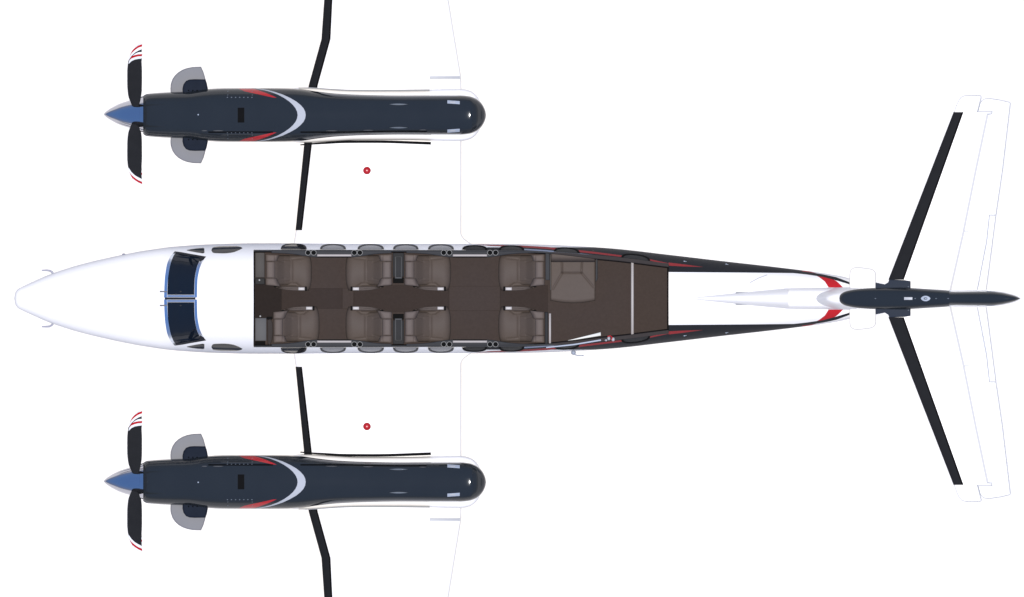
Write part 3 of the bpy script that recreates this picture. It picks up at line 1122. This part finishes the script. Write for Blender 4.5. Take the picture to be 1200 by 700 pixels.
for q in [11.0] + frange(13, r_tip - 8, 44) + frange(r_tip - 8, r_tip, 8)[1:]:
    a, b_ = Lc(q), Rc(q)
    c = max(0.25, (b_ - a) / 2)
    m_ = (a + b_) / 2
    th = 3.4 - 2.7 * clamp((q - 14) / 80)
    r = []
    for k in range(28):
        t = 2 * math.pi * k / 28
        x = m_ + c * math.cos(t)
        r.append((x, 350 - q, HZ + th * math.sin(t) * (1 if math.sin(t) > 0 else 0.5) * min(1, c / 4) + PITCH * (x - 158)))
    rings.append(r)
g.loft(rings)
blade = g.build('blade', M['blade'], prop, (0, 0, HZ * S), sharp=60)
for k in range(4):
    o = blade if k == 0 else copy_tree(blade, prop)
    o.rotation_euler = (math.radians(47.95 - 90 * k), 0, 0)

# place the two engines: the first is moved, the second is a mirrored copy; the propellers turn the same way
n2 = copy_tree(nacelle, plane)
nacelle.location = (0, 215 * S, 0)
n2.location = (0, -215 * S, 0)
n2.scale = (1, -1, 1)
p2 = copy_tree(prop, plane)
prop.location = (0, 215 * S + 0.9 * S, 0)
p2.location = (0, -215 * S + 0.9 * S, 0)
w2 = copy_tree(wing, plane)
w2.scale = (1, -1, 1)
s2 = copy_tree(stab, plane)
s2.scale = (1, -1, 1)

# ------------------------------------------------------------------ cabin
FZ = 40.0
edge = [(x, HW(x) * RIM(x) - 2.0) for x in frange(298, 783, 60)]


def cabin_strip(name, x0, x1, y0f, y1f, z0, z1, mat, parent=plane, r=0.5, n=30):
    pts = [(x, y0f(x)) for x in frange(x0, x1, n)] + [(x, y1f(x)) for x in frange(x1, x0, n)]
    g = MB()
    g.slab(pts, z0, z1, r, 3)
    return g.build(name, mat, parent, sharp=40)


inner = lambda x: HW(x) * RIM(x) - 1.6
cf = cabin_strip('cabin_floor', 297.5, 783.5, lambda x: 350 - inner(x), lambda x: 350 + inner(x), FZ - 1.5, FZ, M['carpet'], r=0.4, n=80)
# carpet panels on the floor; the darker ones have shade in their colour
def carpet(x0, x1, y0, y1, z, mat):
    g = MB()
    g.slab([(x0, y0), (x1, y0), (x1, y1), (x0, y1)], FZ - 1, FZ + z, 0.5, 3)
    return g.build('carpet', mat, cf)


carpet(298, 330, 327, 374, 0.6, M['carpet_roof_shade'])
carpet(330.3, 401, 338, 362, 0.7, M['carpet_aisle_shade'])
carpet(414.5, 526, 334.5, 366, 0.7, M['carpet_aisle_shade'])
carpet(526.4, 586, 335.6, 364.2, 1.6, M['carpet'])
carpet(586.4, 642, 334.5, 366, 0.7, M['carpet_aisle_shade'])
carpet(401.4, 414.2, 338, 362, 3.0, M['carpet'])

# side walls of the cabin (the cut edge and the lining below it)
for sy in (-1, 1):
    g = MB()
    rings = []
    for x in frange(297.4, 783.6, 110):
        v = HW(x) * RIM(x)
        z = hull_z(x, v)
        aft = clamp((x - 640) / 60)
        k = 2.4 + 2.6 * aft
        rings.append([(x, 350 + sy * q, zz) for q, zz in ((v + 0.15, z - 1.0), (v + 0.15, z + 0.3), (v - 1.4 - 2.4 * aft, z + 0.3), (v - 1.9 - 2.4 * aft, z - 0.6), (v - k, 70), (v - k - 0.6, 46), (v - k - 0.4, 40.5), (v + 0.1, 60))])
    g.loft(rings, matf=lambda i, j: 1 if i > 78 and j in (1, 2, 3, 4, 5) else 0)
    g.build('side_wall', [M['liner'], M['liner_brown']], plane, sharp=40)
    # ledges with the tables and cup holders
    for off, xa, xb in ((0, 318, 459), (159, 476, 626)):
        led = curve([(316, 53.2), (330, 52.8), (345, 51.6), (358, 49.6), (368, 48.3), (378, 47.9), (404, 47.9), (414, 48.3), (424, 49.6), (437, 51.6), (452, 52.8), (470, 53.2)])
        root = cabin_strip('side_ledge', xa, xb, lambda x: 350 + sy * (HW(x) * RIM(x) - 0.6), lambda x: 350 + sy * led(x - off), 60, 98, M['liner'], r=1.0, n=60)
        cabin_strip('table_leaf', 371.5 + off, 412 + off, lambda x: 350 + sy * 52.0, lambda x: 350 + sy * (49.1), 80, 99.0, M['trim'], root, 0.6, 20)
        g = MB()
        for a_, b_ in ((372, 411.5),):
            g.slab([(a_ + off, 350 + sy * 48.9), (b_ + off, 350 + sy * 48.9), (b_ + off, 350 + sy * 48.0), (a_ + off, 350 + sy * 48.0)], 80, 98.8, 0.3, 2)
        g.build('table_track', M['rubber_edge'], root)
        for cx in (361, 367.6, 415.2, 421.8):
            g = MB()
            prof = [(3.35, 97), (3.35, 99.0), (3.2, 99.2), (2.8, 99.2), (2.7, 98.8), (2.6, 98.5)]
            g.loft([[(cx + off + r * math.cos(2 * math.pi * k / 28), 350 + sy * 53.7 + r * math.sin(2 * math.pi * k / 28), z) for k in range(28)] for r, z in prof], caps=(False, False))
            g.loft([[(cx + off + r * math.cos(2 * math.pi * k / 28), 350 + sy * 53.7 + r * math.sin(2 * math.pi * k / 28), z) for k in range(28)] for r, z in ((2.7, 98.45), (0.05, 98.4))], mat=1)
            g.build('cup_holder', [M['cup_ring'], M['rubber_edge']], root)

# partitions, cabinets
def box(name, x0, x1, y0, y1, z0, z1, mat, parent=plane, r=0.7):
    g = MB()
    g.slab([(x0, y0), (x1, y0), (x1, y1), (x0, y1)], z0, z1, r, 3)
    return g.build(name, mat, parent, sharp=40)


g = MB()
v = inner(298)
g.slab([(297.1, 350 - v), (298.6, 350 - v), (298.6, 350 + v), (297.1, 350 + v)], 38, 96, 0.3, 2)
g.build('forward_bulkhead', M['rubber_edge'], plane)
cab = box('forward_cabinet', 299, 310.2, 296.0, 325.5, 42, 80, M['cabinet'])
box('cabinet_foot', 299, 310.2, 326, 333.5, 36, 48, M['liner_dark'], cab)
g = MB()
g.dome(304, 328.4, 60, 1.1, 1.1, 1.2, 12, 4)
g.build('knob', M['light_grey'], cab)
cab = box('forward_cabinet', 299, 312.2, 372.8, 399.6, 42, 82, M['cabinet_grey'])
box('cabinet_foot', 299, 310.8, 400, 406, 42, 60, M['rubber_edge'], cab)
g = MB()
g.slab([(313, 375), (317, 374), (319.6, 378), (320, 388), (319.2, 398), (316.4, 405.4), (313.6, 403)], 42, 76, 1.2, 4)
g.build('divider_panel', M['liner_brown'], cab)
box('divider_gap', 312.4, 319, 371.4, 374.6, 42, 60, M['rubber_edge'], cab, 0.4)
g = MB()
g.dome(305, 370.8, 60, 1.1, 1.1, 1.2, 12, 4)
g.build('knob', M['light_grey'], cab)
for sy in (-1, 1):
    cab = box('galley_cabinet', 460.4, 473.4, *sorted((350 + sy * 53.6, 350 + sy * 25.5)), 42, 74, M['liner_dark'])
    g = MB()
    a, c_ = sorted((350 + sy * 49.5, 350 + sy * 23.2))
    g.slab([(462.6, a), (471.2, a), (471.2, c_), (462.6, c_)], 60, 75.2, 0.8, 3)
    g.build('tray_frame', M['tray_rim'], cab)
    a, c_ = sorted((350 + sy * 48.5, 350 + sy * 25.0))
    box('tray', 464.2, 469.8, a, c_, 70, 75.8, M['liner_dark'], cab, 0.5)
    a, c_ = sorted((350 + sy * 24.8, 350 + sy * 18.0))
    box('latch', 460.6, 473.2, a, c_, 42, 62, M['rubber_edge'], cab, 0.6)
box('partition', 639.2, 644.2, 294.8, 328.4, 42, 92, M['liner'])
pt_ = box('partition', 638.6, 642.2, 366, 404.0, 42, 90, M['liner_dark'])
box('partition_edge', 643.2, 645.8, 367.4, 403.4, 42, 92, M['trim'], pt_, 0.5)
pt_ = box('baggage_partition', 739.4, 742.8, 304.6, 393.6, 42, 96, M['trim'])
v = 46
g = MB()
g.slab([(781.8, 350 - 40.5), (783.3, 350 - 40.5), (783.3, 350 + 40.5), (781.8, 350 + 40.5)], 46, 104, 0.4, 2)
g.build('aft_bulkhead', M['rubber_edge'], plane)
# cabin door with its stair rails, near the lavatory
door = empty('cabin_door', plane)
g = MB()
g.slab([(664.5, 399.4), (704.0, 389.4), (704.2, 393.6), (675, 398.4)], 70, 92, 0.5, 3)
g.build('handrail', M['panel_white'], door)
g = MB()
g.slab([(655, 402.4), (704.2, 394.4), (704.4, 397.0), (656, 403.6)], 70, 90, 0.3, 3)
g.build('door_seal', M['rubber_edge'], door)
g = MB()
g.slab([(640, 406.6), (672, 403.2), (704.2, 397.8), (704.4, 399.6), (672, 404.9), (640, 408.2)], 88, 104.5, 0.4, 3)
g.build('door_sill', M['mark'], door)
g = MB()
g.dome(713.5, 396.6, 105, 1.9, 2.4, 3, 16, 5)
g.dome(718.5, 397.8, 105, 2.0, 2.4, 3, 16, 5)
g.dome(710.2, 398.8, 105, 1.6, 1.3, 3, 16, 5)
g.tube([(712, 394.6, 108), (715, 393.6, 108), (717.5, 395.4, 108), (716, 398.6, 108)], 0.7, 8, mat=1)
g.build('door_latch', [M['light_grey'], M['red_cap']], door)

# ---- passenger seats, local frame: u from the back of the seat (0) to its front (54), w from the wall (0) to the aisle (43)
def roll(d, r):
    if d >= r:
        return 0.0
    return r - math.sqrt(max(0.0, r * r - (r - max(0.0, d)) ** 2))


def groove(d, w=0.9, depth=1.1):
    return depth * math.exp(-(d / w) ** 2)


def seg_d(px, py, ax, ay, bx, by):
    t = clamp(((px - ax) * (bx - ax) + (py - ay) * (by - ay)) / ((bx - ax) ** 2 + (by - ay) ** 2))
    return math.hypot(px - ax - t * (bx - ax), py - ay - t * (by - ay))


seat = empty('passenger_seat', plane)


def seat_part(name, mat, u0, u1f, w0f, w1f, zf, zb, nu, nw):
    g = MB(0, 0, 0)
    U = lambda a, b: u0 + (u1f(b) - u0) * a
    Wd = lambda a, b: w0f(a) + (w1f(a) - w0f(a)) * b
    g.height(nu, nw, U, Wd, lambda a, b: zf(U(a, b), Wd(a, b), a, b, (U(a, b) - u0), (u1f(b) - U(a, b)), Wd(a, b) - w0f(a), w1f(a) - Wd(a, b)), zb)
    return g.build(name, mat, seat, sharp=60)


def z_cush(u, w, a, b, du0, du1, dw0, dw1):
    z = 58 + 4.2 * (1 - (2 * b - 1) ** 2) - 2.2 * (1 - a) ** 2 + 1.5 * math.sin(math.pi * a)
    z -= 0.8 * roll(du1, 8.0) + 0.8 * roll(dw0, 5.0) + 0.7 * roll(dw1, 4.5)
    z -= groove(abs(u - 31.5), 0.8, 0.9) * (1 if 6 < w < 34 else 0)
    z -= groove(seg_d(u, w, 31.5, 5.6, 44, 4.6), 0.9, 1.0) + groove(seg_d(u, w, 18, 34.2, 36, 34.4), 0.9, 1.1)
    z -= groove(seg_d(u, w, 36, 34.4, 41, 38), 0.9, 0.9)
    return z


seat_part('seat_cushion', M['leather'], 17, lambda b: 54.4 - 3.0 * abs(2 * b - 0.95) ** 3.2, lambda a: 0.8, lambda a: 38.0 + 4.4 * clamp((a - 0.55) / 0.3), z_cush, 34, 46, 48)
bprof = curve([(8, 78), (11, 77.5), (14, 75), (18, 70.6), (22, 66.6), (26, 63.8), (29, 61.8), (31.5, 60)])


def z_back(u, w, a, b, du0, du1, dw0, dw1):
    z = bprof(u) - 3.0 * (2 * b - 1) ** 2
    z -= 0.8 * roll(dw0, 4.0) + 0.8 * roll(dw1, 4.0)
    z += 0.9 * (1 if 7 < w < 31 else 0) * clamp((u - 10) / 3)
    z -= groove(seg_d(u, w, 12, 6.5, 22, 9), 0.8, 0.9) + groove(seg_d(u, w, 12, 31, 22, 28.5), 0.8, 0.9)
    return z


seat_part('backrest', M['leather'], 8, lambda b: 31.5 - 2.0 * (2 * b - 1) ** 2, lambda a: 0.9 + 0.6 * a, lambda a: 36.6 - 0.6 * a, z_back, 50, 36, 44)


def z_head(u, w, a, b, du0, du1, dw0, dw1):
    return 83.4 - roll(du0, 3.6) - roll(du1, 4.6) - 0.6 * roll(dw0, 1.6) - 0.6 * roll(dw1, 1.6)


seat_part('headrest', M['leather_pad'], 0.8, lambda b: 11.6, lambda a: 8.6, lambda a: 27.6, z_head, 60, 22, 30)


def z_bol(u, w, a, b, du0, du1, dw0, dw1):
    return 82.6 - roll(du0, 4.2) - 1.4 * roll(du1, 6.0) - 0.7 * roll(dw0, 2.6) - 0.7 * roll(dw1, 2.6) - groove(abs(u - 11 - 0.1 * w), 0.8, 0.7)


seat_part('side_bolster', M['leather_pad'], 0.0, lambda b: 16.5 - 3.0 * b, lambda a: -0.2 + 1.0 * a, lambda a: 8.4, z_bol, 56, 26, 18)
seat_part('side_bolster', M['leather_pad'], 0.0, lambda b: 13.5 + 4.0 * b, lambda a: 27.8, lambda a: 36.0 + 1.6 * a, z_bol, 56, 26, 18)
g = MB(0, 0, 0)
g.slab([(11.5, 38.6), (14, 37.9), (24, 37.5), (47.6, 37.6), (48.2, 38.4), (48.2, 42.0), (47.4, 42.8), (34, 42.7), (24, 41.9), (16, 40.2)], 50, 72, 1.5, 5)
g.build('armrest', M['leather'], seat, sharp=60)
g = MB(0, 0, 0)
g.slab([(38.6, 38.7), (46.0, 38.7), (46.0, 42.2), (38.6, 42.2)], 70, 72.9, 0.6, 3)
g.build('armrest_control', M['cream'], seat)
g = MB(0, 0, 0)
g.slab([(46.4, 37.8), (48.6, 37.8), (48.6, 42.9), (46.4, 42.9)], 60, 72.7, 0.4, 3)
g.slab([(9, 36.8), (18.5, 36.9), (18.5, 38.4), (11, 38.8)], 45, 66, 0.4, 3)
g.build('armrest_bracket', M['rubber_edge'], seat)
g = MB(0, 0, 0)
g.slab([(6, 5), (46, 5), (46, 33), (6, 33)], 40.2, 52, 1.5, 3)
g.build('seat_base', M['liner_dark'], seat)

spots = [(311.0, 1, -1), (320.0, 1, 1), (459.4, -1, -1), (459.4, -1, 1), (474.0, 1, -1), (474.0, 1, 1), (638.4, -1, -1), (638.4, -1, 1)]
for i, (xb, d, sy) in enumerate(spots):
    o = seat if i == 0 else copy_tree(seat, plane)
    # wall side of the seat lies at |y-350| = 52; local +w runs down (towards larger y)
    o.location = ((xb - 600) * S, -sy * 51.8 * S, 0)
    o.scale = (d, -sy, 1)

# ---- side facing lavatory seat
lav = empty('lavatory_seat', plane)


def z_lav(u, w):
    pass


def lav_part(name, mat, x0, x1, y0f, y1f, zf, zb, nu, nw):
    g = MB()
    X = lambda a, b: x0 + (x1 - x0) * a
    Yf = lambda a, b: y0f(a) + (y1f(a) - y0f(a)) * b
    g.height(nu, nw, X, Yf, lambda a, b: zf(X(a, b), Yf(a, b), X(a, b) - x0, x1 - X(a, b), Yf(a, b) - y0f(a), y1f(a) - Yf(a, b)), zb)
    return g.build(name, mat, lav, sharp=60)


def z1(x, y, dl, dr, dt, db):
    z = 60 - roll(dl, 2.0) - roll(dr, 2.0) - roll(db, 4.5) + 1.0 * clamp((y - 320) / 30)
    for s_ in ((658.5, 306, 658.8, 319.6), (682, 306, 681.4, 319.6), (658.8, 319.8, 681.4, 319.8), (658.8, 319.8, 648, 338.5), (681.4, 319.8, 695.5, 336.5)):
        z -= groove(seg_d(x, y, *s_), 0.9, 1.3)
    return z


lav_part('seat_cushion', M['leather'], 645.0, 697.6, lambda a: 305.5, lambda a: 352.4 + 3.0 * (1 - (2 * a - 1) ** 2), z1, 40, 80, 70)
lav_part('backrest', M['leather'], 645.6, 697.2, lambda a: 293.6, lambda a: 307.4, lambda x, y, dl, dr, dt, db: 92 - roll(dl, 2) - roll(dr, 2) - 0.8 * roll(dt, 3) - 2.2 * roll(db, 6.5), 40, 60, 24)
g = MB()
g.slab([(697.9, 300), (700.4, 301), (700.4, 327), (697.9, 331)], 42, 74, 0.6, 3)
g.build('armrest', M['liner'], lav)
g = MB()
g.slab([(644.6, 296), (646.0, 296), (646.0, 340), (644.6, 341)], 42, 62, 0.4, 3)
g.build('seat_side', M['cabinet'], lav)

# ------------------------------------------------------------------ light
sc = bpy.context.scene
w = bpy.data.worlds.new('World')
sc.world = w
w.use_nodes = True
nt = w.node_tree
bg = nt.nodes['Background']
tc = nt.nodes.new('ShaderNodeTexCoord')
sp = nt.nodes.new('ShaderNodeSeparateXYZ')
mr = nt.nodes.new('ShaderNodeMapRange')
mr.inputs['From Min'].default_value = -1
mr.inputs['From Max'].default_value = 1
cr = nt.nodes.new('ShaderNodeValToRGB')
nt.links.new(tc.outputs['Generated'], sp.inputs[0])
nt.links.new(sp.outputs[2], mr.inputs['Value'])
nt.links.new(mr.outputs[0], cr.inputs[0])
nt.links.new(cr.outputs[0], bg.inputs[0])
el_ = cr.color_ramp.elements
el_[0].position, el_[0].color = 0.0, (0.5, 0.5, 0.5, 1)
el_[1].position, el_[1].color = 1.0, (0.18, 0.38, 0.90, 1)
for p, c in ((0.49, (0.55, 0.55, 0.57, 1)), (0.525, (0.85, 0.88, 0.95, 1)), (0.56, (0.37, 0.47, 0.74, 1)), (0.75, (0.22, 0.44, 0.95, 1))):
    e = el_.new(p)
    e.color = c
bg.inputs[1].default_value = 0.78

D = 6000.0
la = bpy.data.lights.new('studio_lamp', 'AREA')
la.shape = 'DISK'
la.size = 40.0
la.energy = 6.2 * math.pi * D * D
la.color = (1.0, 0.985, 0.97)
lo_ = bpy.data.objects.new('studio_lamp', la)
lo_.location = (0, 0, D)
C.objects.link(lo_)

cam = bpy.data.cameras.new('camera')
cam.type = 'ORTHO'
cam.ortho_scale = 1200 * S
cam.clip_end = 400
co = bpy.data.objects.new('camera', cam)
co.location = (0, 0, 60)
C.objects.link(co)
sc.camera = co
sc.view_settings.view_transform = 'Standard'
sc.view_settings.look = 'None'
sc.view_settings.exposure = 0
sc.view_settings.gamma = 1
